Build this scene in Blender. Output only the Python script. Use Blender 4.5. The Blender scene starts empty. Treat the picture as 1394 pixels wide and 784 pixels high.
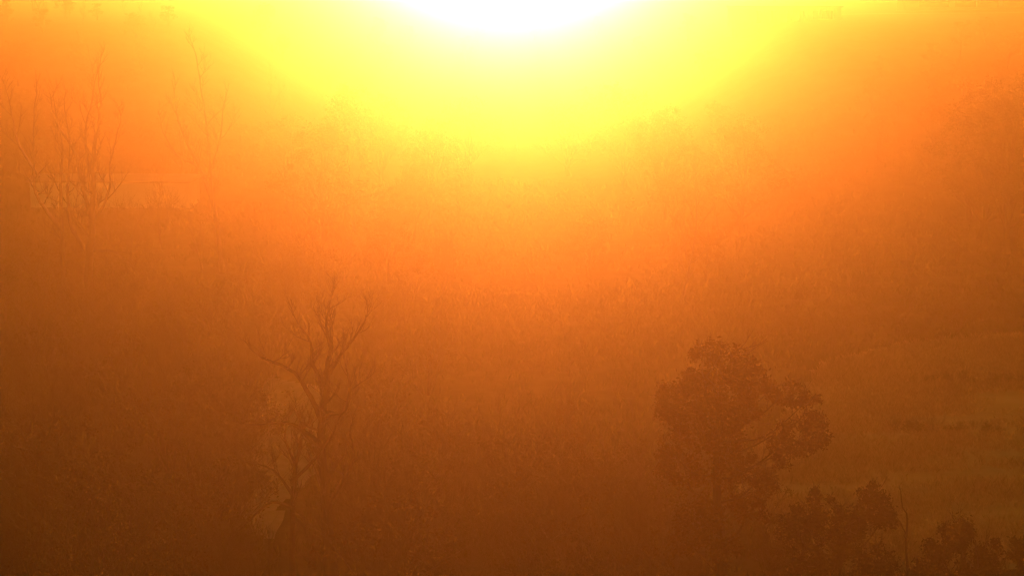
import bpy, math, random
import numpy as np
from mathutils import Vector, Matrix, noise

random.seed(11)
rng = np.random.default_rng(11)
S = bpy.context.scene
COL = S.collection
R = math.radians

# ------------------------------------------------------------------ camera
FPX = 2431.0                      # focal length in photo pixels (1394 wide)
EYE = 25.0                        # eye height over the valley floor
PITCH = math.atan((392 + 10) / FPX)
cam_d = bpy.data.cameras.new("camera")
cam_d.sensor_width = 36.0
cam_d.lens = 36.0 * FPX / 1394.0
cam_d.clip_start = 0.1
cam_d.clip_end = 20000
cam = bpy.data.objects.new("camera", cam_d)
cam.location = (0, 0, EYE)
cam.rotation_euler = (R(90) - PITCH, 0, 0)
COL.objects.link(cam)
S.camera = cam

# ------------------------------------------------------------------ light
SUN_EL = R(2.75)
w = bpy.data.worlds.new("World")
S.world = w
w.use_nodes = True
nt = w.node_tree
bg = nt.nodes["Background"]
sky = nt.nodes.new("ShaderNodeTexSky")
sky.sky_type = 'NISHITA'
sky.sun_disc = False
sky.sun_elevation = SUN_EL
sky.sun_rotation = 0.0
sky.altitude = 100
sky.air_density = 1.0
sky.dust_density = 7.0
sky.ozone_density = 0.6
warm = nt.nodes.new("ShaderNodeMix")            # the whole evening sky is warm
warm.data_type = 'RGBA'
warm.blend_type = 'MULTIPLY'
warm.inputs[0].default_value = 1.0
warm.inputs[7].default_value = (1.0, 0.80, 0.18, 1)
nt.links.new(sky.outputs[0], warm.inputs[6])
nt.links.new(warm.outputs[2], bg.inputs[0])
bg.inputs[1].default_value = 0.15

sd = bpy.data.lights.new("sun", 'SUN')
sd.energy = 5.0
sd.angle = R(0.5)
sd.color = (1.0, 0.205, 0.075)
sun = bpy.data.objects.new("sun", sd)
sun.location = (0, 300, 40)
sun.rotation_euler = Vector((0, -math.cos(SUN_EL), -math.sin(SUN_EL))).to_track_quat('-Z', 'Y').to_euler()
COL.objects.link(sun)

S.view_settings.view_transform = 'Standard'
S.view_settings.look = 'None'
S.view_settings.gamma = 1.0
S.view_settings.exposure = 0.2
S.cycles.max_bounces = 10
S.cycles.volume_bounces = 5
S.cycles.diffuse_bounces = 2
S.cycles.use_denoising = True


# ------------------------------------------------------------------ terrain
def sm(t):
    t = min(1.0, max(0.0, t))
    return t * t * (3 - 2 * t)


def terrain(x, y):
    near = 23.2 * max(0.0, 1 - max(y, -40) / 62.0) ** 1.3 if y > 0 else 23.2
    far = 17.0 * sm((y - 205) / 290.0) if y < 700 else 17.0 - 9.0 * sm((y - 700) / 1500.0)
    # two wooded flanks, shaped to shade the side haze and leave a sunward gap
    ramp = sm((y - 208) / 62.0) if x < 0 else sm((y - 190) / 85.0)
    fl = (20.0 * sm((abs(x + 3) - 9) / 42.0) + 2.5 * sm((abs(x + 3) - 60) / 140.0)) * ramp * (1 - sm((y - 700) / 900.0))
    far += fl * (1 - far / 24.0)
    k = sm((y - 20) / 60.0)
    n = noise.noise(Vector((x * 0.012, y * 0.009, 3.1))) * 0.7 + noise.noise(Vector((x * 0.06, y * 0.05, 7.7))) * 0.16
    return near + far + n * k


def ray(px, py):
    d = Vector(((px - 697) / FPX, 1.0, 0.0))
    v = (392 - py) / FPX
    c, s = math.cos(PITCH), math.sin(PITCH)
    # forward (0,c,-s), up (0,s,c), right (1,0,0)
    return Vector((d.x, c + v * s, -s + v * c))


def ground_at(px, py):
    """the point of the terrain that photo pixel shows"""
    r = ray(px, py)
    t0, t = 5.0, 5.0
    while t < 3000:
        if EYE + r.z * t < terrain(r.x * t, r.y * t):
            break
        t0 = t
        t *= 1.01
    for _ in range(20):
        m = (t0 + t) / 2
        if EYE + r.z * m < terrain(r.x * m, r.y * m):
            t = m
        else:
            t0 = m
    return Vector((r.x * t, r.y * t, terrain(r.x * t, r.y * t)))


def at_depth(px, py, depth):
    r = ray(px, py)
    t = depth / r.y
    return Vector((r.x * t, depth, EYE + r.z * t))


# ------------------------------------------------------------------ materials
def mat_base(name):
    m = bpy.data.materials.new(name)
    m.use_nodes = True
    return m, m.node_tree, m.node_tree.nodes["Principled BSDF"]


def noisy(name, stops, scale, rough=0.9, detail=8, bump=0.0, bdist=0.1, stretch=None, spec=0.2):
    m, t, b = mat_base(name)
    tc = t.nodes.new("ShaderNodeTexCoord")
    mp = t.nodes.new("ShaderNodeMapping")
    t.links.new(tc.outputs["Object"], mp.inputs[0])
    if stretch:
        mp.inputs["Scale"].default_value = stretch
    n = t.nodes.new("ShaderNodeTexNoise")
    n.inputs["Scale"].default_value = scale
    n.inputs["Detail"].default_value = detail
    n.inputs["Roughness"].default_value = 0.65
    t.links.new(mp.outputs[0], n.inputs["Vector"])
    cr = t.nodes.new("ShaderNodeValToRGB")
    e = cr.color_ramp.elements
    e[0].position, e[0].color = stops[0][0], (*stops[0][1], 1)
    e[1].position, e[1].color = stops[-1][0], (*stops[-1][1], 1)
    for p, c in stops[1:-1]:
        k = e.new(p)
        k.color = (*c, 1)
    t.links.new(n.outputs["Fac"], cr.inputs[0])
    t.links.new(cr.outputs[0], b.inputs["Base Color"])
    b.inputs["Roughness"].default_value = rough
    b.inputs["Specular IOR Level"].default_value = spec
    if bump:
        bp = t.nodes.new("ShaderNodeBump")
        bp.inputs["Strength"].default_value = bump
        bp.inputs["Distance"].default_value = bdist
        t.links.new(n.outputs["Fac"], bp.inputs["Height"])
        t.links.new(bp.outputs[0], b.inputs["Normal"])
    return m


def leaf_mat(name, c0, c1, trans):
    m, t, b = mat_base(name)
    geo = t.nodes.new("ShaderNodeNewGeometry")
    cr = t.nodes.new("ShaderNodeValToRGB")
    cr.color_ramp.elements[0].color = (*c0, 1)
    cr.color_ramp.elements[1].color = (*c1, 1)
    t.links.new(geo.outputs["Random Per Island"], cr.inputs[0])
    t.links.new(cr.outputs[0], b.inputs["Base Color"])
    b.inputs["Roughness"].default_value = 0.7
    b.inputs["Specular IOR Level"].default_value = 0.2
    tr = t.nodes.new("ShaderNodeBsdfTranslucent")
    t.links.new(cr.outputs[0], tr.inputs[0])
    mx = t.nodes.new("ShaderNodeMixShader")
    mx.inputs[0].default_value = trans
    t.links.new(b.outputs[0], mx.inputs[1])
    t.links.new(tr.outputs[0], mx.inputs[2])
    t.links.new(mx.outputs[0], t.nodes["Material Output"].inputs[0])
    return m


M = {
    'soil': noisy('soil', [(0.3, (.030, .022, .012)), (0.5, (.065, .048, .024)), (0.72, (.12, .09, .05))], 0.35, 0.95, 12, 0.8, 0.5),
    'meadow': noisy('dry_meadow', [(0.3, (.20, .16, .085)), (0.55, (.32, .26, .14)), (0.75, (.42, .34, .20))], 0.12, 0.95, 12, 0.6, 0.3, (0.5, 1.6, 1)),
    'clearing': noisy('pale_earth', [(0.3, (.22, .18, .13)), (0.7, (.38, .32, .24))], 0.8, 0.95, 10, 0.5, 0.2),
    'road': noisy('gravel_road', [(0.3, (.22, .19, .15)), (0.7, (.33, .29, .23))], 1.2, 0.9, 10, 0.3, 0.05),
    'bark': noisy('grey_bark', [(0.3, (.05, .04, .03)), (0.7, (.13, .10, .075))], 3.0, 0.55, 8, 0.6, 0.03, (3, 3, .5), 0.5),
    'pale_bark': noisy('pale_bark', [(0.35, (.22, .19, .15)), (0.7, (.42, .38, .32))], 2.5, 0.5, 8, 0.4, 0.03, (2, 2, .8), 0.5),
    'dark_bark': noisy('dark_bark', [(0.3, (.04, .03, .02)), (0.7, (.10, .075, .05))], 4.0, 0.75, 8, 0.7, 0.03, (3, 3, .5)),
    'twig': noisy('twig_bark', [(0.3, (.045, .032, .02)), (0.7, (.11, .08, .05))], 6.0, 0.45, 3, 0, 0, None, 0.5),
    'leaf_dark': leaf_mat('dark_leaf', (.035, .030, .010), (.085, .065, .022), 0.18),
    'leaf_rust': leaf_mat('russet_leaf', (.06, .035, .012), (.13, .075, .025), 0.25),
    'leaf_olive': leaf_mat('olive_leaf', (.045, .045, .014), (.10, .095, .035), 0.22),
    'straw': leaf_mat('dry_grass_blade', (.20, .16, .08), (.42, .34, .18), 0.35),
    'weed': leaf_mat('weed_blade', (.04, .045, .012), (.10, .105, .035), 0.3),
    'render': noisy('pale_render', [(0.3, (.74, .72, .68)), (0.7, (.84, .82, .78))], 0.6, 0.85, 8, 0.2, 0.02, (1, 1, .4)),
    'far_wall': noisy('cream_wall', [(0.3, (.66, .62, .56)), (0.7, (.78, .74, .68))], 0.2, 0.85, 5),
    'roof': noisy('weathered_roof', [(0.3, (.22, .19, .17)), (0.7, (.34, .30, .27))], 0.8, 0.8, 8, 0.3, 0.03),
    'stone': noisy('plinth_stone', [(0.3, (.16, .14, .12)), (0.7, (.28, .25, .21))], 1.5, 0.9, 8, 0.4, 0.03),
    'wood': noisy('old_wood', [(0.3, (.07, .05, .035)), (0.7, (.14, .11, .08))], 2.0, 0.8, 8, 0.4, 0.02, (4, 4, .4)),
}
g_m, g_t, g_b = mat_base('window_glass')
g_b.inputs["Base Color"].default_value = (.03, .03, .035, 1)
g_b.inputs["Roughness"].default_value = 0.12
M['glass'] = g_m


# ------------------------------------------------------------------ mesh helpers
class MB:
    def __init__(self):
        self.v, self.f = [], []

    def tube(self, pts, rad, n=6, cap=True):
        pts = [Vector(p) for p in pts]
        if len(pts) < 2:
            return
        base = len(self.v)
        ref = Vector((0.31, 0.95, 0.07)).normalized()
        for i, p in enumerate(pts):
            a = pts[max(0, i - 1)]
            b = pts[min(len(pts) - 1, i + 1)]
            d = (b - a).normalized()
            u = d.cross(ref)
            if u.length < 1e-3:
                u = d.cross(Vector((1, 0, 0)))
            u.normalize()
            v = d.cross(u)
            for k in range(n):
                t = 2 * math.pi * k / n
                self.v.append(p + (u * math.cos(t) + v * math.sin(t)) * rad[i])
        for i in range(len(pts) - 1):
            for k in range(n):
                a = base + i * n + k
                b = base + i * n + (k + 1) % n
                self.f.append((a, b, b + n, a + n))
        if cap:
            self.f.append(tuple(base + (len(pts) - 1) * n + k for k in range(n)))
            self.f.append(tuple(base + k for k in range(n - 1, -1, -1)))

    def box(self, x0, x1, y0, y1, z0, z1):
        b = len(self.v)
        for x in (x0, x1):
            for y in (y0, y1):
                for z in (z0, z1):
                    self.v.append(Vector((x, y, z)))
        for q in ((0, 1, 3, 2), (4, 6, 7, 5), (0, 4, 5, 1), (2, 3, 7, 6), (0, 2, 6, 4), (1, 5, 7, 3)):
            self.f.append(tuple(b + i for i in q))

    def build(self, name, mat, parent=None, loc=None, smooth=False):
        me = bpy.data.meshes.new(name)
        me.from_pydata([tuple(p) for p in self.v], [], self.f)
        me.materials.append(mat)
        if smooth:
            me.polygons.foreach_set("use_smooth", [True] * len(me.polygons))
        me.update()
        o = bpy.data.objects.new(name, me)
        COL.objects.link(o)
        if parent is not None:
            o.parent = parent
        if loc is not None:
            o.location = loc
        return o


def quads_obj(name, V, F, mat, parent=None):
    """V: n x 3 array, F: m x 4 array"""
    me = bpy.data.meshes.new(name)
    k = F.shape[1]
    me.vertices.add(len(V))
    me.vertices.foreach_set("co", np.asarray(V, dtype=np.float32).ravel())
    me.loops.add(F.size)
    me.loops.foreach_set("vertex_index", F.astype(np.int32).ravel())
    me.polygons.add(len(F))
    me.polygons.foreach_set("loop_start", np.arange(0, F.size, k, dtype=np.int32))
    me.materials.append(mat)
    me.update(calc_edges=True)
    me.validate()
    o = bpy.data.objects.new(name, me)
    COL.objects.link(o)
    if parent is not None:
        o.parent = parent
    return o


def leaves(name, centres, size, mat, parent):
    """one small bent rhombic leaf at each centre, in every direction"""
    c = np.asarray(centres, dtype=np.float64)
    n = len(c)
    a = rng.normal(size=(n, 3))
    a /= np.linalg.norm(a, axis=1, keepdims=True)
    b = np.cross(a, rng.normal(size=(n, 3)))
    b /= np.linalg.norm(b, axis=1, keepdims=True)
    nn = np.cross(a, b)
    s = (size * rng.uniform(0.6, 1.35, n))[:, None]
    V = np.empty((n, 4, 3))
    V[:, 0] = c - a * s
    V[:, 1] = c + b * s * 0.42 + nn * s * 0.12
    V[:, 2] = c + a * s
    V[:, 3] = c - b * s * 0.42 + nn * s * 0.12
    F = np.arange(n * 4).reshape(n, 4)
    o = quads_obj(name, V.reshape(-1, 3), F, mat, parent)
    o['kind'] = 'stuff'
    return o


def thing(name, loc, label, cat, group=None, rz=0.0):
    o = bpy.data.objects.new(name, None)
    o.empty_display_size = 0.5
    o.location = loc
    o.rotation_euler = (0, 0, rz)
    COL.objects.link(o)
    o['label'] = label
    o['category'] = cat
    if group:
        o['group'] = group
    return o


def copy_thing(root, kids, loc, rz, sc, label, group):
    c = root.copy()
    c.location = loc
    c.rotation_euler = (0, 0, rz)
    c.scale = sc if isinstance(sc, tuple) else (sc, sc, sc)
    c['label'] = label
    c['group'] = group
    COL.objects.link(c)
    for k in kids:
        d = k.copy()
        d.parent = c
        COL.objects.link(d)
    return c


def structure(o):
    o['kind'] = 'structure'
    return o


# ------------------------------------------------------------------ setting: ground, meadow, clearing, road
def axis(lo, hi, fine_lo, fine_hi, fine, coarse):
    out = []
    v = fine_lo
    while v < fine_hi:
        out.append(v)
        v += fine
    out.append(fine_hi)
    st = fine
    v = fine_hi
    while v < hi:
        st = min(st * 1.18, coarse)
        v += st
        out.append(min(v, hi))
    st = fine
    v = fine_lo
    while v > lo:
        st = min(st * 1.18, coarse)
        v -= st
        out.insert(0, max(v, lo))
    return out


gx = axis(-2600, 2600, -70, 70, 2.0, 200)
gy = axis(-300, 6000, 0, 260, 2.0, 200)
V = np.array([(x, y, terrain(x, y)) for y in gy for x in gx])
nx = len(gx)
F = np.array([(j * nx + i, j * nx + i + 1, (j + 1) * nx + i + 1, (j + 1) * nx + i) for j in range(len(gy) - 1) for i in range(nx - 1)])
o = quads_obj('ground', V, F, M['soil'])
o.data.polygons.foreach_set("use_smooth", [True] * len(o.data.polygons))
structure(o)


def sheet(name, outline, mat, step, lift):
    """a patch of ground cover inside an outline of ground points, following the terrain"""
    xs = [p[0] for p in outline]
    ys = [p[1] for p in outline]
    mb = MB()
    idx = {}

    def inside(x, y):
        c = False
        j = len(outline) - 1
        for i in range(len(outline)):
            xi, yi = outline[i]
            xj, yj = outline[j]
            if (yi > y) != (yj > y) and x < (xj - xi) * (y - yi) / (yj - yi) + xi:
                c = not c
            j = i
        return c

    def vid(i, j):
        if (i, j) not in idx:
            x, y = min(xs) + i * step, min(ys) + j * step
            x += noise.noise(Vector((x * .3, y * .3, 1))) * step * .8
            y += noise.noise(Vector((x * .3, y * .3, 9))) * step * .8
            idx[(i, j)] = len(mb.v)
            mb.v.append(Vector((x, y, terrain(x, y) + lift)))
        return idx[(i, j)]
    for i in range(int((max(xs) - min(xs)) / step)):
        for j in range(int((max(ys) - min(ys)) / step)):
            cx, cy = min(xs) + (i + .5) * step, min(ys) + (j + .5) * step
            wob = noise.noise(Vector((cx * .15, cy * .15, 4))) * 2.5
            if inside(cx + wob, cy + wob):
                mb.f.append((vid(i, j), vid(i + 1, j), vid(i + 1, j + 1), vid(i, j + 1)))
    return structure(mb.build(name, mat, smooth=True)), inside


def outline_px(pts):
    return [tuple(ground_at(*p)[:2]) for p in pts]


meadow_out = outline_px([(1010, 640), (1120, 500), (1220, 470), (1420, 455), (1460, 640), (1450, 760), (1180, 790), (1060, 760)])
meadow, in_meadow = sheet('meadow', meadow_out, M['meadow'], 0.8, 0.06)
clear_out = outline_px([(345, 720), (338, 640), (352, 540), (380, 505), (425, 515), (440, 560), (425, 640), (412, 700), (385, 735)])
clearing, in_clear = sheet('clearing', clear_out, M['clearing'], 0.5, 0.06)
# pale tracks: one across the left slope, one under the far buildings on the right
def strip(name, pts, width, mat):
    mb = MB()
    P = [ground_at(*p) for p in pts]
    fine = []
    for a, b in zip(P, P[1:]):
        for k in range(16):
            fine.append(a.lerp(b, k / 16))
    fine.append(P[-1])
    for i, p in enumerate(fine):
        d = (fine[min(i + 1, len(fine) - 1)] - fine[max(0, i - 1)])
        n = Vector((-d.y, d.x, 0)).normalized() * width / 2
        for s in (-1, -.33, .33, 1):
            q = p + n * s
            mb.v.append(Vector((q.x, q.y, terrain(q.x, q.y) + 0.12)))
    for i in range(len(fine) - 1):
        for k in range(3):
            a = i * 4 + k
            mb.f.append((a, a + 4, a + 5, a + 1))
    return structure(mb.build(name, mat, smooth=True))


strip('road', [(1020, 26), (1200, 20), (1430, 17)], 5.0, M['road'])


# ------------------------------------------------------------------ buildings
def barn():
    a = ground_at(42, 287)
    b = ground_at(258, 287)
    L = (b - a).length
    ang = math.atan2(b.y - a.y, b.x - a.x)
    mid = (a + b) / 2
    H = 43 / FPX * mid.y
    root = thing('barn', (mid.x, mid.y, mid.z), 'long low pale barn behind the bare tree at the left', 'barn', rz=ang)
    w_ = MB()
    w_.box(-L / 2, L / 2, 0, 6.5, -.4, H - .35)
    wall = w_.build('wall', M['render'], root)
    p = MB()
    p.box(-L / 2 - .05, L / 2 + .05, -.05, 6.55, -.5, .35)
    p.build('plinth', M['stone'], root)
    r = MB()
    r.v += [Vector(q) for q in ((-L / 2 - .3, -.35, H - .35), (L / 2 + .3, -.35, H - .35), (L / 2 + .3, 6.85, H - .35), (-L / 2 - .3, 6.85, H - .35),
                                (-L / 2 - .3, -.35, H - .18), (L / 2 + .3, -.35, H - .18), (L / 2 + .3, 6.85, H - .18), (-L / 2 - .3, 6.85, H - .18),
                                (-L / 2 - .3, 3.25, H + .35), (L / 2 + .3, 3.25, H + .35))]
    r.f += [(0, 3, 2, 1), (0, 1, 5, 4), (2, 3, 7, 6), (4, 5, 9, 8), (6, 7, 8, 9), (0, 4, 8, 7, 3), (1, 2, 6, 9, 5)]
    r.build('roof', M['roof'], root)
    n = max(2, int(L / 3.4))
    for i in range(1, n):
        q = MB()
        x = -L / 2 + L * i / n
        q.box(x - .13, x + .13, -.12, -.002, .36, H - .37)
        q.build('buttress', M['render'], root)


def far_block(x0, x1, ytop, ybot, label, win, col):
    """a far building: win = list of (px0, px1, py0, py1) windows, col = list of px of pilasters"""
    a, b = ground_at(x0, ybot), ground_at(x1, ybot)
    mid = (a + b) / 2
    D = mid.y
    s = D / FPX
    L = (x1 - x0) * s
    H = (ybot - ytop) * s
    root = thing('building', (mid.x, D, mid.z), label, 'building')
    X = lambda px: (px - (x0 + x1) / 2) * s
    Z = lambda py: (ybot - py) * s
    m = MB()
    m.box(-L / 2, L / 2, 0, 6, -1.5, H)
    m.build('wall', M['far_wall'], root)
    r = MB()
    r.box(-L / 2 - .3, L / 2 + .3, -.3, 6.3, H + .003, H + .2)
    r.build('roof', M['roof'], root)
    for px in col:
        q = MB()
        q.box(X(px) - 1.6 * s, X(px) + 1.6 * s, -2.0 * s, -.003, -1.5, H - .02)
        q.build('pilaster', M['far_wall'], root)
    for (p0, p1, q0, q1) in win:
        f = MB()
        u0, u1, v0, v1 = X(p0), X(p1), Z(q1), Z(q0)
        t = .45 * s
        f.box(u0, u1, -.14, -.004, v0, v0 + t)
        f.box(u0, u1, -.14, -.004, v1 - t, v1)
        f.box(u0, u0 + t, -.14, -.004, v0 + t, v1 - t)
        f.box(u1 - t, u1, -.14, -.004, v0 + t, v1 - t)
        wo = f.build('window', M['wood'], root)
        g = MB()
        g.box(u0 + t, u1 - t, -.05, -.005, v0 + t, v1 - t)
        g.build('pane', M['glass'], wo)


barn()
far_block(1003, 1150, 11, 38, 'far pale building with tall narrow windows between pilasters', 
          [(1112, 1119, 16, 32), (1124, 1131, 16, 32), (1136, 1139, 16, 32), (1036, 1042, 16, 32), (1056, 1062, 16, 32), (1078, 1084, 16, 32), (1094, 1100, 16, 32)],
          [1009, 1030, 1050, 1069, 1089, 1106, 1122, 1133.5, 1143])
far_block(1235, 1420, -12, 14, 'far low building at the top right with wide dark windows',
          [(1256, 1296, 1, 10), (1304, 1332, 1, 10), (1334, 1362, 1, 10), (1368, 1400, 1, 10)], [])


# ------------------------------------------------------------------ bare trees from stems seen in the photo
def smooth_path(P, k=5):
    out = []
    for i in range(len(P) - 1):
        p0, p1, p2, p3 = P[max(0, i - 1)], P[i], P[i + 1], P[min(len(P) - 1, i + 2)]
        for j in range(k):
            t = j / k
            out.append(0.5 * ((2 * p1) + (p2 - p0) * t + (2 * p0 - 5 * p1 + 4 * p2 - p3) * t * t + (3 * p1 - p0 - 3 * p2 + p3) * t ** 3))
    out.append(P[-1])
    return out


def grow(mb, p, d, L, r, lvl, rnd, up=0.25, wig=0.22):
    """a wandering twig with side twigs"""
    n = 5
    pts, rad = [p.copy()], [r]
    d = d.normalized()
    for i in range(n):
        d = (d + Vector((rnd.uniform(-1, 1), rnd.uniform(-1, 1), rnd.uniform(-.7, 1))) * wig + Vector((0, 0, up * .3))).normalized()
        p = p + d * (L / n)
        pts.append(p.copy())
        rad.append(r * (1 - .6 * (i + 1) / n))
        if lvl > 0 and i >= 1:
            for _ in range(rnd.choice((1, 1, 2))):
                a = Vector((rnd.uniform(-1, 1), rnd.uniform(-1, 1), rnd.uniform(-.3, .9)))
                grow(mb, p, d * .8 + a * .9, L * rnd.uniform(.35, .6), rad[-1] * .75 + .002, lvl - 1, rnd, up, wig)
    mb.tube(pts, rad, 4 if r > .012 else 3, cap=False)


def stem_tree(name, base_px, stems, label, cat, bark, D=None, twig_every=0.9, twig_len=1.6, twig_lvl=2, seed=1, spread=1.2, twig_from=0.25, min_r=.012):
    """stems: list of (pixel polyline, start radius px, end radius px); all in the tree's own depth, with wander fore and aft"""
    rnd = random.Random(seed)
    g = ground_at(*base_px)
    D = g.y
    s = D / FPX
    root = thing(name, g, label, cat)
    tw = MB()
    for si, (poly, r0, r1) in enumerate(stems):
        P = []
        ph = rnd.uniform(0, 6)
        for i, q in enumerate(poly):
            p = at_depth(q[0], q[1], D) - g
            h = max(0.0, p.z)
            p.y += spread * math.sin(ph + i * .5) * min(1, h / 5) * .6 if si else .2 * math.sin(i)
            P.append(p)
        pts = smooth_path(P, 5)
        pts = [p + Vector((rnd.uniform(-1, 1), rnd.uniform(-1, 1), 0)) * s * r0 * .18 for p in pts]
        n = len(pts)
        rad = [max(min_r, s * (r0 + (r1 - r0) * (i / (n - 1)) ** .8)) for i in range(n)]
        if si == 0:
            rad[0] *= 1.5
            rad[1] *= 1.15
        m = MB()
        m.tube(pts, rad, 8)
        m.build('trunk' if si == 0 else 'limb', bark, root, smooth=True)
        acc = 0
        for i in range(1, n):
            acc += (pts[i] - pts[i - 1]).length
            if i > n * twig_from and acc > twig_every * rnd.uniform(.6, 1.4):
                acc = 0
                d = (pts[i] - pts[i - 1]).normalized()
                a = Vector((rnd.uniform(-1, 1), rnd.uniform(-1, 1), rnd.uniform(-.2, .8)))
                grow(tw, pts[i], d * .5 + a, twig_len * rnd.uniform(.5, 1.2) * (1.15 - .5 * i / n), max(min_r * .8, rad[i] * .5), twig_lvl, rnd)
        grow(tw, pts[-1], (pts[-1] - pts[-2]).normalized(), twig_len * .8, rad[-1], twig_lvl, rnd)
    t = tw.build('twigs', M['twig'], root)
    t['kind'] = 'stuff'
    return root


stem_tree('bare_tree', (119, 434), [
    ([(119, 440), (120, 360), (124, 310), (126, 260), (128, 215), (134, 165), (138, 135)], 7.5, 1.2),
    ([(121, 368), (112, 340), (96, 310), (93, 270), (94, 240), (98, 200), (92, 155)], 3.2, .9),
    ([(123, 330), (120, 295), (112, 265), (107, 240), (100, 205), (80, 172), (72, 145)], 4.0, .9),
    ([(86, 426), (88, 375), (86, 300), (86, 240), (88, 200), (76, 150)], 4.2, .9),
    ([(86, 315), (67, 288), (53, 265), (50, 243), (48, 200), (48, 140)], 3.0, .9),
    ([(126, 300), (140, 280), (150, 250), (152, 220), (165, 170)], 2.6, .8),
    ([(51, 243), (25, 200), (18, 165), (14, 136)], 2.0, .8),
    ([(125, 258), (118, 180), (125, 140), (130, 103)], 2.2, .8),
    ([(122, 345), (150, 343), (172, 356), (190, 376)], 2.4, .8),
], 'tall bare tree with several stems in front of the long barn', 'tree', M['bark'], seed=3, twig_every=.6, twig_len=2.2, twig_lvl=2, min_r=.03)

stem_tree('bare_tree', (303, 372), [
    ([(303, 376), (292, 290), (274, 235), (250, 185), (238, 140)], 4.0, 1.0),
    ([(292, 290), (288, 220), (281, 160), (268, 78)], 2.6, .8),
    ([(281, 245), (262, 225), (240, 212), (222, 180)], 2.0, .8),
    ([(289, 230), (300, 190), (305, 150)], 2.0, .8),
], 'slender bare tree with leaning whippy stems right of the barn', 'tree', M['bark'], seed=8, twig_every=.6, twig_len=2.4, min_r=.03)

stem_tree('bare_tree', (447, 800), [
    ([(450, 806), (446, 720), (440, 640), (437, 575), (446, 515), (452, 462)], 11, 3),
    ([(438, 582), (420, 545), (398, 510), (356, 488)], 5.0, 1.5),
    ([(439, 600), (415, 580), (392, 570), (352, 574)], 4.0, 1.2),
    ([(442, 560), (470, 555), (478, 520), (473, 496)], 4.0, 1.2),
    ([(446, 530), (425, 500), (420, 470), (405, 448)], 3.5, 1.2),
    ([(447, 510), (465, 480), (485, 455), (500, 430)], 3.5, 1.0),
    ([(450, 470), (446, 440), (452, 405)], 3.0, 1.0),
    ([(444, 690), (470, 650), (482, 610), (478, 585)], 4.0, 1.2),
], 'bare crooked tree with a thick dark trunk, beside the pale clearing', 'tree', M['dark_bark'], seed=5, twig_every=.26, twig_len=1.25, twig_lvl=2, min_r=.018)

stem_tree('bare_tree', (398, 796), [
    ([(397, 800), (398, 720), (400, 650), (408, 610), (412, 590)], 5.0, 2),
    ([(399, 668), (375, 640), (350, 632)], 2.5, 1),
    ([(399, 650), (425, 625), (452, 590), (466, 560)], 3.0, 1),
    ([(398, 690), (372, 680), (345, 700), (322, 725)], 2.5, 1),
    ([(402, 640), (388, 600), (392, 570)], 2.2, 1),
], 'small bare tree with crossing branches, standing left of the thick crooked one', 'tree', M['dark_bark'], seed=21, twig_every=.22, twig_len=1.1, twig_lvl=2, min_r=.016)

stem_tree('sapling', (1237, 800), [
    ([(1237, 806), (1235, 745), (1236, 704), (1229, 690), (1225, 668)], 2.0, .6),
    ([(1236, 730), (1228, 715), (1222, 705)], 1.0, .5),
], 'thin crooked bare sapling between two dark leafy crowns', 'sapling', M['dark_bark'], seed=4, twig_every=1.2, twig_len=.4, twig_lvl=1, min_r=.006)


# ------------------------------------------------------------------ leafy trees
def clump(c, r, n, k):
    """n leaves in k uneven twig clumps inside an ellipsoid r round c"""
    out = []
    for _ in range(k):
        v = rng.normal(size=3)
        v /= np.linalg.norm(v)
        cc = np.array(c) + v * np.array(r) * rng.uniform(.25, 1.0) ** .6
        sg = np.array(r) * rng.uniform(.10, .26)
        out.append(cc + rng.normal(size=(n // k, 3)) * sg)
    return out


def leafy_tree(name, base_px, trunk, lobes, label, leaf, bark, nleaf, size, seed):
    """lobes: pixel centre and radius of each bough's foliage"""
    rnd = random.Random(seed)
    g = ground_at(*base_px)
    D = g.y
    s = D / FPX
    root = thing(name, g, label, 'tree')
    P = []
    for i, q in enumerate(trunk):
        p = at_depth(q[0], q[1], D) - g
        p.y += .15 * math.sin(i * 1.7)
        P.append(p)
    pts = smooth_path(P, 5)
    n = len(pts)
    rad = [.26 * (1 - .75 * i / (n - 1)) for i in range(n)]
    rad[0] *= 1.5
    m = MB()
    m.tube(pts, rad, 8)
    m.build('trunk', bark, root, smooth=True)
    cs = []
    tw = MB()
    for (cx, cy, r) in lobes:
        c = at_depth(cx, cy, D) - g
        c.y += rnd.uniform(-1.0, 1.0) * min(2.4, 60 * s)
        j = min(range(n), key=lambda i: (pts[i] - c).length + abs(pts[i].z - (c.z - 1.6)) * .7)
        a = pts[j]
        mid = a.lerp(c, .5) + Vector((rnd.uniform(-.3, .3), rnd.uniform(-.3, .3), -.25))
        lp = smooth_path([a, mid, c + Vector((0, 0, r * s * .5))], 5)
        b = MB()
        b.tube(lp, [max(.012, rad[j] * .5 * (1 - .85 * i / (len(lp) - 1))) for i in range(len(lp))], 6)
        b.build('limb', bark, root, smooth=True)
        for q in range(7):
            d = Vector((rnd.uniform(-1, 1), rnd.uniform(-1, 1), rnd.uniform(-.4, 1)))
            grow(tw, lp[-1 - q % 6], d, r * s * 1.1, .02, 1, rnd)
        rr = r * s
        cs += clump(c, (rr, rr * 1.05, rr * .95), int(nleaf * (r / 35) ** 2), 16)
    t = tw.build('twigs', M['twig'], root)
    t['kind'] = 'stuff'
    leaves('foliage', np.concatenate(cs), size, leaf, root)
    return root


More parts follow.
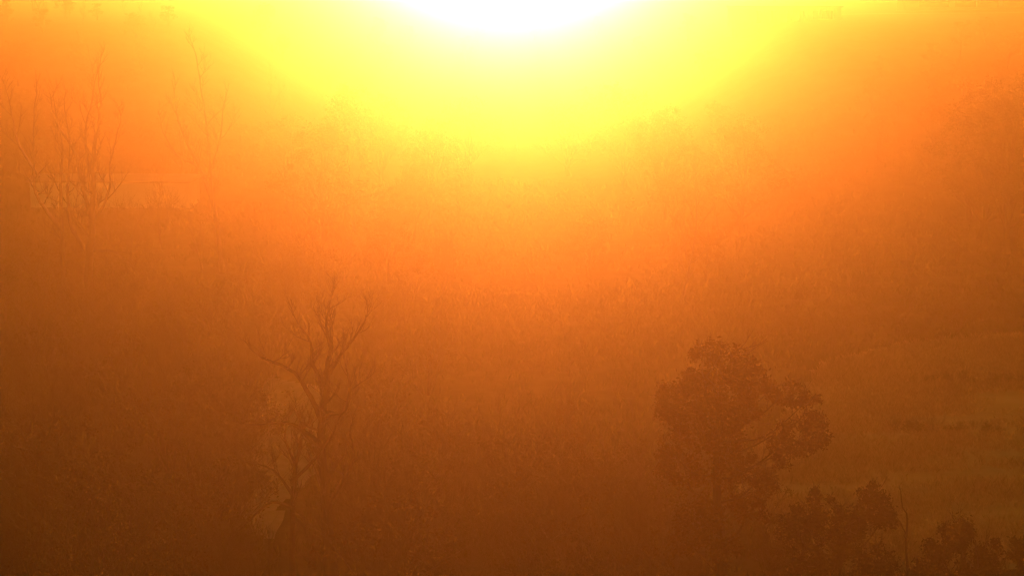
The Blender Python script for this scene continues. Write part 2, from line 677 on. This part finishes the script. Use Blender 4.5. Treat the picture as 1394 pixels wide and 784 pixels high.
leafy_tree('leafy_tree', (985, 822), [(985, 830), (982, 740), (975, 650), (978, 570), (985, 500)],
           [(955, 520, 42), (1000, 486, 36), (940, 580, 40), (1012, 560, 32), (1092, 560, 30), (1112, 603, 22), (1060, 600, 24), (990, 625, 36),
            (930, 640, 30), (915, 560, 26), (905, 610, 22), (1030, 525, 20), (1062, 575, 16), (1085, 535, 12), (1035, 640, 20), (1058, 545, 18), (965, 492, 24), (950, 695, 34), (1020, 690, 26), (985, 745, 26), (930, 745, 26), (975, 560, 34)],
           'tallest leafy tree, dark and ragged, with a long bough reaching right over the meadow', M['leaf_rust'], M['dark_bark'], 2300, .09, 31)
leafy_tree('leafy_tree', (1140, 845), [(1132, 855), (1136, 800), (1146, 750), (1150, 705)],
           [(1090, 690, 24), (1140, 706, 20), (1192, 692, 28), (1150, 732, 34), (1100, 738, 30), (1210, 712, 18), (1180, 745, 28), (1075, 712, 16), (1125, 770, 30), (1118, 690, 13), (1160, 688, 13), (1128, 676, 7), (1196, 672, 9), (1100, 676, 8), (1172, 775, 24), (1085, 765, 24)],
           'dark leafy tree with a notched top left of the thin bare sapling', M['leaf_dark'], M['dark_bark'], 3000, .085, 32)
leafy_tree('leafy_tree', (1310, 850), [(1312, 862), (1312, 810), (1310, 770), (1312, 735)],
           [(1310, 735, 28), (1342, 752, 22), (1280, 758, 24), (1318, 775, 34), (1275, 790, 26), (1352, 785, 24)],
           'low round dark leafy tree at the lower right', M['leaf_dark'], M['dark_bark'], 3200, .08, 33)
leafy_tree('leafy_tree', (1392, 850), [(1394, 862), (1392, 800), (1390, 760)],
           [(1388, 752, 20), (1410, 765, 26), (1375, 782, 22), (1398, 795, 26)],
           'small leafy tree cut by the right edge of the photo', M['leaf_olive'], M['dark_bark'], 3000, .08, 34)


# ------------------------------------------------------------------ kinds that repeat: prototypes
def proto_leafy(name, H, Rr, nlobe, nleaf, size, leaf, seed, cat, trunk_r=.22):
    rnd = random.Random(seed)
    root = thing(name, (0, 0, 0), '', cat)
    kids = []
    pts = [Vector((rnd.uniform(-.25, .25) * (i > 0), rnd.uniform(-.25, .25) * (i > 0), H * .8 * i / 6 - .3 * (i == 0))) for i in range(7)]
    m = MB()
    m.tube(pts, [trunk_r * (1.4 if i == 0 else 1) * (1 - .8 * i / 6) for i in range(7)], 7)
    kids.append(m.build('trunk', M['dark_bark'], root, smooth=True))
    cs = []
    b = MB()
    for k in range(nlobe):
        a = k * 2.4 + rnd.uniform(-.4, .4)
        h = H * rnd.uniform(.28, .95)
        q = Rr * rnd.uniform(.35, .9) * (1.05 - .55 * max(0, h / H - .5) * 2)
        c = Vector((math.cos(a) * q, math.sin(a) * q, h))
        st = pts[min(5, max(1, int(h / H * 5) - 1))]
        b.tube(smooth_path([st, st.lerp(c, .5) + Vector((0, 0, -.2)), c], 4), [max(.012, trunk_r * .4 * (1 - .8 * i / 8)) for i in range(9)], 5)
        rr = Rr * rnd.uniform(.3, .5)
        cs += clump(c, (rr, rr, rr * .8), nleaf // nlobe, 10)
    kids.append(b.build('limbs', M['dark_bark'], root, smooth=True))
    kids.append(leaves('foliage', np.concatenate(cs), size, leaf, root))
    return root, kids


def proto_bare(name, H, seed, cat, stems=1, bark='bark', lvl=2):
    rnd = random.Random(seed)
    root = thing(name, (0, 0, 0), '', cat)
    kids = []
    tr, tw = MB(), MB()
    for q in range(stems):
        d = Vector((rnd.uniform(-.3, .3), rnd.uniform(-.3, .3), 1))
        p = Vector((rnd.uniform(-.15, .15) * (stems > 1), rnd.uniform(-.15, .15) * (stems > 1), -.2))
        pts = [p.copy()]
        n = 9
        hh = H * rnd.uniform(.7, 1)
        for i in range(n):
            d = (d + Vector((rnd.uniform(-.16, .16), rnd.uniform(-.16, .16), .12))).normalized()
            p = p + d * hh / n
            pts.append(p.copy())
        r0 = H * .013 * (1 if stems == 1 else .7)
        rad = [max(.008, r0 * (1 - .9 * i / n)) for i in range(n + 1)]
        tr.tube(pts, rad, 6)
        for i in range(2, n + 1):
            for _ in range(2):
                a = Vector((rnd.uniform(-1, 1), rnd.uniform(-1, 1), rnd.uniform(.1, .9)))
                grow(tw, pts[i], d * .4 + a, hh * rnd.uniform(.2, .34) * (1.2 - .6 * i / n), rad[i] * .6, lvl, rnd)
    kids.append(tr.build('trunk' if stems == 1 else 'stems', M[bark], root, smooth=True))
    t = tw.build('twigs', M['twig'], root)
    t['kind'] = 'stuff'
    kids.append(t)
    return root, kids


def proto_bush(name, H, Rr, nleaf, size, leaf, seed, bare=False):
    rnd = random.Random(seed)
    root = thing(name, (0, 0, 0), '', 'bush')
    st = MB()
    cs = []
    for k in range(11):
        a = rnd.uniform(0, 6.28)
        e = Rr * rnd.uniform(.2, 1)
        c = Vector((math.cos(a) * e, math.sin(a) * e, H * rnd.uniform(.35, .95) * (1.1 - .35 * e / Rr)))
        b0 = Vector((math.cos(a) * .12, math.sin(a) * .12, -.15))
        grow(st, b0, c - b0, (c - b0).length * 1.15, .028, 2, rnd, .1, .14)
        cs += clump(c, (Rr * .38, Rr * .38, H * .26), nleaf // 11, 6)
    kids = [st.build('stems', M['twig'], root)]
    kids.append(leaves('foliage', np.concatenate(cs), size, leaf, root))
    return root, kids


bushes = [proto_bush('bush', 2.2, 1.5, 1700, .06, M['leaf_dark'], 41), proto_bush('bush', 2.8, 1.6, 1300, .055, M['leaf_rust'], 42),
          proto_bush('bush', 1.7, 1.6, 1600, .055, M['leaf_olive'], 43), proto_bush('bush', 2.5, 1.3, 500, .05, M['leaf_rust'], 44)]
bares = [proto_bare('bare_tree', 9, 51, 'tree'), proto_bare('bare_tree', 7, 52, 'tree'), proto_bare('bare_tree', 11, 53, 'tree')]
scrubs = [proto_bare('bare_shrub', 3.4, 61, 'shrub', 6), proto_bare('bare_shrub', 2.7, 62, 'shrub', 7)]
woods = [proto_leafy('leafy_tree', 10, 3.6, 16, 9000, .10, M['leaf_dark'], 71, 'tree'), proto_leafy('leafy_tree', 8, 3.2, 14, 8000, .10, M['leaf_rust'], 72, 'tree'),
         proto_leafy('leafy_tree', 12, 3.4, 18, 9000, .11, M['leaf_olive'], 73, 'tree')]
USED = set()


def plant(kind, i, px, py, label, group, s=None):
    root, kids = kind[i]
    g = ground_at(px, py)
    s = s or random.uniform(.75, 1.2)
    rz = random.uniform(0, 6.28)
    sc = (s * random.uniform(.9, 1.15), s * random.uniform(.9, 1.15), s * random.uniform(.85, 1.15))
    if root.name not in USED:
        USED.add(root.name)
        root.location, root.rotation_euler, root.scale = g, (0, 0, rz), sc
        root['label'], root['group'] = label, group
        return root
    return copy_thing(root, kids, g, rz, sc, label, group)


LOOK = {('bush', 0): 'dense dark', ('bush', 1): 'tall russet', ('bush', 2): 'broad olive', ('bush', 3): 'sparse russet',
        ('wood', 0): 'round dark', ('wood', 1): 'russet', ('wood', 2): 'narrow olive'}
PLACED = {}


def scatter(n, box, kinds, label, group, ok=lambda x, y, px, py: True, smin=.75, smax=1.2, gap=1.0, zones=None):
    """zones: words for the left, middle and right third and for the far and near half of the box"""
    k, tries, placed = 0, 0, []
    while k < n and tries < n * 30:
        tries += 1
        px, py = random.uniform(box[0], box[2]), random.uniform(box[1], box[3])
        g = ground_at(px, py)
        if not ok(g.x, g.y, px, py) or any((g - q).length < gap for q in placed):
            continue
        kind, i = random.choice(kinds)
        lb = (LOOK.get((kind, i), '') + ' ' + label[kind]).strip()
        if zones:
            t = (px - box[0]) / (box[2] - box[0])
            lb += ', ' + zones[min(2, int(t * 3))] + ', ' + zones[3 if py < (box[1] + box[3]) / 2 else 4]
        o = plant(kinds_by[kind], i, px, py, lb, group[kind], random.uniform(smin, smax))
        PLACED.setdefault(lb, []).append((px, o))
        placed.append(g)
        k += 1


ORD = ['leftmost', 'second from left', 'third from left', 'fourth from left', 'fifth from left', 'sixth from left', 'seventh from left', 'eighth from left']


def tell_apart():
    """where a few share a label, say which one by its order from the left"""
    for lb, os_ in PLACED.items():
        if 1 < len(os_) <= 8:
            for i, (px, o) in enumerate(sorted(os_, key=lambda q: q[0])):
                o['label'] = lb + ', ' + ('rightmost' if i == len(os_) - 1 else ORD[i])


kinds_by = {'bush': bushes, 'scrub': scrubs, 'bare': bares, 'wood': woods}


def open_ground(x, y, px, py):
    return not in_meadow(x, y) and not in_clear(x, y)


# dark thicket, lower left
scatter(62, (-60, 500, 340, 860), [('bush', 0), ('bush', 1), ('bush', 2), ('bush', 3), ('scrub', 0), ('scrub', 1)],
        {'bush': 'bush in the lower left thicket', 'scrub': 'bare shrub in the lower left thicket'},
        {'bush': 'bushes in the lower left thicket', 'scrub': 'bare shrubs in the lower left thicket'}, open_ground, 1.1, 2.0, 1.6, ('at left edge', 'in its middle', 'beside the clearing', 'far side', 'near side'))
# thicket under the glare, bottom centre
scatter(55, (470, 640, 960, 870), [('bush', 0), ('bush', 1), ('bush', 2), ('scrub', 0), ('scrub', 1)],
        {'bush': 'bush at the bottom centre', 'scrub': 'bare shrub at the bottom centre'},
        {'bush': 'bushes in the bottom centre', 'scrub': 'bare shrubs in the bottom centre'}, open_ground, .9, 1.6, 1.5, ('by the crooked tree', 'below the sun', 'by the tallest tree', 'farther back', 'nearer'))
# scrub round the two bare trees and along the clearing
scatter(16, (320, 560, 520, 800), [('scrub', 0), ('scrub', 1), ('bush', 3)],
        {'bush': 'bush at the edge of the pale clearing', 'scrub': 'bare shrub at the edge of the pale clearing'},
        {'bush': 'bushes round the pale clearing', 'scrub': 'bare shrubs round the pale clearing'}, lambda x, y, px, py: open_ground(x, y, px, py) and (px < 338 or px > 432), .6, 1.0, 1.2, ('left side', 'behind', 'right side', 'farther back', 'nearer'))
# bushes where the meadow meets the thicket
for k, (px, py) in enumerate(((1046, 700), (1052, 735), (1044, 768), (1070, 775), (1030, 668), (1012, 650), (1060, 795), (1098, 800))):
    lb = LOOK[('bush', (0, 2, 3)[k % 3])] + ' bush at the meadow edge by the tallest leafy tree'
    PLACED.setdefault(lb, []).append((px, plant(bushes, (0, 2, 3)[k % 3], px, py, lb, 'bushes at the meadow edge', random.uniform(.5, .85))))
# bushes before the barn
for px, py, i, s in ((8, 352, 0, 1.7), (30, 372, 1, 1.5), (-15, 380, 2, 1.7), (62, 345, 2, 1.2), (150, 325, 0, 1.8), (132, 318, 2, 1.3)):
    lb = 'round ' + LOOK[('bush', i)] + ' bush standing before the long barn'
    PLACED.setdefault(lb, []).append((px, plant(bushes, i, px, py, lb, 'bushes before the barn', s)))
for px, py, s in ((175, 312, .9), (205, 305, .9), (230, 302, 1.0), (22, 318, .9)):
    lb = 'low scruffy bush along the foot of the barn wall'
    PLACED.setdefault(lb, []).append((px, plant(bushes, 1, px, py, lb, 'scruffy bushes along the barn wall', s)))
# left slope, bare trees and scrub
scatter(12, (150, 300, 520, 470), [('bare', 0), ('bare', 1), ('bare', 2)], {'bare': 'thin bare tree below left of the sun'},
        {'bare': 'bare trees on the left'}, open_ground, .6, .95, 5, ('below the barn', 'between barn and sun', 'behind crooked tree', 'farther', 'nearer'))
scatter(40, (-20, 390, 620, 560), [('scrub', 0), ('scrub', 1), ('bush', 1), ('bush', 3), ('bush', 0)],
        {'bush': 'bush behind the left thicket', 'scrub': 'bare shrub behind the left thicket'},
        {'bush': 'bushes on the left slope', 'scrub': 'bare shrubs on the left slope'}, open_ground, 1.1, 1.9, 2, ('at the left edge', 'below the barn', 'behind the crooked tree', 'farther back', 'nearer'))
scatter(8, (230, 150, 480, 235), [('bare', 0), ('bare', 1), ('bare', 2)], {'bare': 'far bare tree right of the barn'},
        {'bare': 'bare trees right of the barn'}, open_ground, .7, 1.0, 8)
# wood at the right edge
scatter(20, (1265, 240, 1480, 400), [('wood', 0), ('wood', 1), ('wood', 2)], {'wood': 'leafy tree in the right wood'},
        {'wood': 'trees of the right edge wood'}, lambda x, y, px, py: py < 300 + (px - 1250) * .45 and open_ground(x, y, px, py), 1.0, 1.45, 3.5, ('its left end', 'its middle', 'its right end', 'back row', 'front row'))
scatter(18, (-60, 228, 330, 262), [('wood', 0), ('wood', 1), ('wood', 2)], {'wood': 'leafy tree behind the long barn'},
        {'wood': 'trees behind the barn'}, lambda x, y, px, py: y > 216, .6, .95, 3.5, ('its left end', 'its middle', 'its right end', 'back row', 'front row'))
# hedges between the fields
for k in range(26):
    px = 1000 + k * 18 + random.uniform(-5, 5)
    lb = LOOK[('bush', k % 4)] + ' bush in the hedge behind the pale meadow, ' + ('left end' if k < 9 else 'middle' if k < 18 else 'right end')
    PLACED.setdefault(lb, []).append((px, plant(bushes, k % 4, px, 462 - k * 1.2 + random.uniform(-4, 4) + (18 if k % 7 == 0 else 0), lb, 'bushes of the meadow hedge', random.uniform(.5, .9))))
# two low dark rows across the meadow
for k in range(22):
    far = k < 11
    px = (1262 + k * 17 if far else 1215 + (k - 11) * 19) + random.uniform(-6, 6)
    i = (0, 2, 3)[k % 3]
    lb = 'low ' + LOOK[('bush', i)] + ' bush in the ' + ('farther' if far else 'nearer') + ' dark row across the meadow'
    PLACED.setdefault(lb, []).append((px, plant(bushes, i, px, (523 if far else 588) + random.uniform(-4, 4), lb, 'bushes in rows across the meadow', random.uniform(.22, .42))))
# added tall trees, placed to cast shafts of shade through the haze
for px, py, i, q in ((520, 262, 0, 1.25), (585, 305, 2, 1.0), (470, 300, 2, 1.1), (395, 275, 0, 1.3), (850, 262, 2, 1.1), (905, 300, 0, 1.2),
                     (985, 270, 2, 1.1), (640, 245, 0, 1.2), (775, 240, 1, 1.35), (440, 330, 1, 1.3), (1010, 320, 1, 1.3)):
    lb = 'tall ' + LOOK[('wood', i)] + ' leafy tree ' + ('left of' if px < 697 else 'right of') + ' the sun'
    PLACED.setdefault(lb, []).append((px, plant(woods, i, px, py, lb, 'added tall trees below the sun', q)))
# mid distance: scattered trees under the glare
scatter(14, (520, 190, 1000, 420), [('wood', 0), ('wood', 1), ('bare', 2)], {'wood': 'leafy tree in the haze below the sun', 'bare': 'bare tree in the haze below the sun'},
        {'wood': 'leafy trees below the sun', 'bare': 'bare trees below the sun'}, open_ground, .6, .9, 9)
scatter(34, (-60, 20, 230, 190), [('bare', 0), ('bare', 1), ('bare', 2), ('wood', 1), ('wood', 2)], {'wood': 'leafy tree on the slope above the barn', 'bare': 'bare tree on the slope above the barn'},
        {'wood': 'leafy trees on the slope above the barn', 'bare': 'bare trees on the slope above the barn'}, lambda x, y, px, py: y > 225, .33, .52, 6, ('left', 'middle', 'right', 'high up', 'low down'))
scatter(26, (1180, 60, 1460, 250), [('wood', 0), ('wood', 1), ('wood', 2)], {'wood': 'leafy tree on the right slope'},
        {'wood': 'leafy trees on the right slope'}, lambda x, y, px, py: y > 200 and py > 60 + 30 * (px < 1250), .33, .55, 6, ('left side', 'middle', 'right side', 'high up', 'low down'))
scatter(14, (350, 40, 960, 110), [('wood', 0), ('wood', 1), ('wood', 2)], {'wood': 'far leafy tree on the ridge right under the sun'},
        {'wood': 'far trees under the sun'}, lambda x, y, px, py: True, .35, .6, 14)


tell_apart()

# ------------------------------------------------------------------ grass, weeds
def blades(name, n, box, inside, mat, h0, h1, wid, per=4):
    pts = []
    x0, x1, y0, y1 = box
    while len(pts) < n:
        x, y = random.uniform(x0, x1), random.uniform(y0, y1)
        if abs(x) > y * .31 + 3:
            continue
        dens = .62 + .8 * noise.noise(Vector((x * .18, y * .45, 2.0))) + .9 * noise.noise(Vector((x * .05, y * .06, 5.0)))
        if random.random() > dens or not inside(x, y):
            continue
        pts.append((x, y, terrain(x, y)))
    P = np.repeat(np.array(pts), per, axis=0)
    m = len(P)
    P[:, :2] += rng.normal(size=(m, 2)) * .09
    P[:, 2] -= .03
    a = rng.uniform(0, 2 * np.pi, m)
    h = rng.uniform(h0, h1, m) * np.repeat(np.array([1 + .6 * noise.noise(Vector((p[0] * .09, p[1] * .09, 8))) for p in pts]), per)
    le = rng.normal(size=(m, 2)) * .28
    side = np.stack([np.cos(a), np.sin(a), np.zeros(m)], 1) * wid
    top = np.stack([le[:, 0] * h, le[:, 1] * h, h], 1)
    mid = top * np.array([.35, .35, .55])
    Vv = np.empty((m, 4, 3))
    Vv[:, 0] = P - side
    Vv[:, 1] = P + side
    Vv[:, 2] = P + mid + side * .8
    Vv[:, 3] = P + top
    o = quads_obj(name, Vv.reshape(-1, 3), np.arange(m * 4).reshape(m, 4), mat)
    o['kind'] = 'stuff'
    return o


blades('meadow_grass', 20000, (8, 42, 68, 135), in_meadow, M['straw'], .18, .5, .018, 5)
blades('weeds', 16000, (-42, 42, 66, 150), lambda x, y: not in_meadow(x, y) and not in_clear(x, y), M['weed'], .2, .75, .02, 5)
blades('weeds', 12000, (-75, 75, 148, 235), lambda x, y: True, M['weed'], .3, .8, .035, 4)

# ------------------------------------------------------------------ evening haze, its glow also standing in for lens glare
hz = MB()
hz.box(-2900, 2900, -400, 6300, -3.0, 29.0)
hm = bpy.data.materials.new('haze_and_glare')
hm.use_nodes = True
ht = hm.node_tree
ht.nodes.remove(ht.nodes["Principled BSDF"])


def air(color, dens, g):
    p = ht.nodes.new("ShaderNodeVolumePrincipled")
    p.inputs["Color"].default_value = (*color, 1)
    p.inputs["Density"].default_value = dens
    p.inputs["Anisotropy"].default_value = g
    return p


wide = air((.95, .98, .20), .0005, .70)
core = air((.99, .94, .45), .0030, .96)
ad = ht.nodes.new("ShaderNodeAddShader")
ht.links.new(wide.outputs[0], ad.inputs[0])
ht.links.new(core.outputs[0], ad.inputs[1])
ht.links.new(ad.outputs[0], ht.nodes["Material Output"].inputs["Volume"])
haze = hz.build('haze', hm)
haze['kind'] = 'stuff'
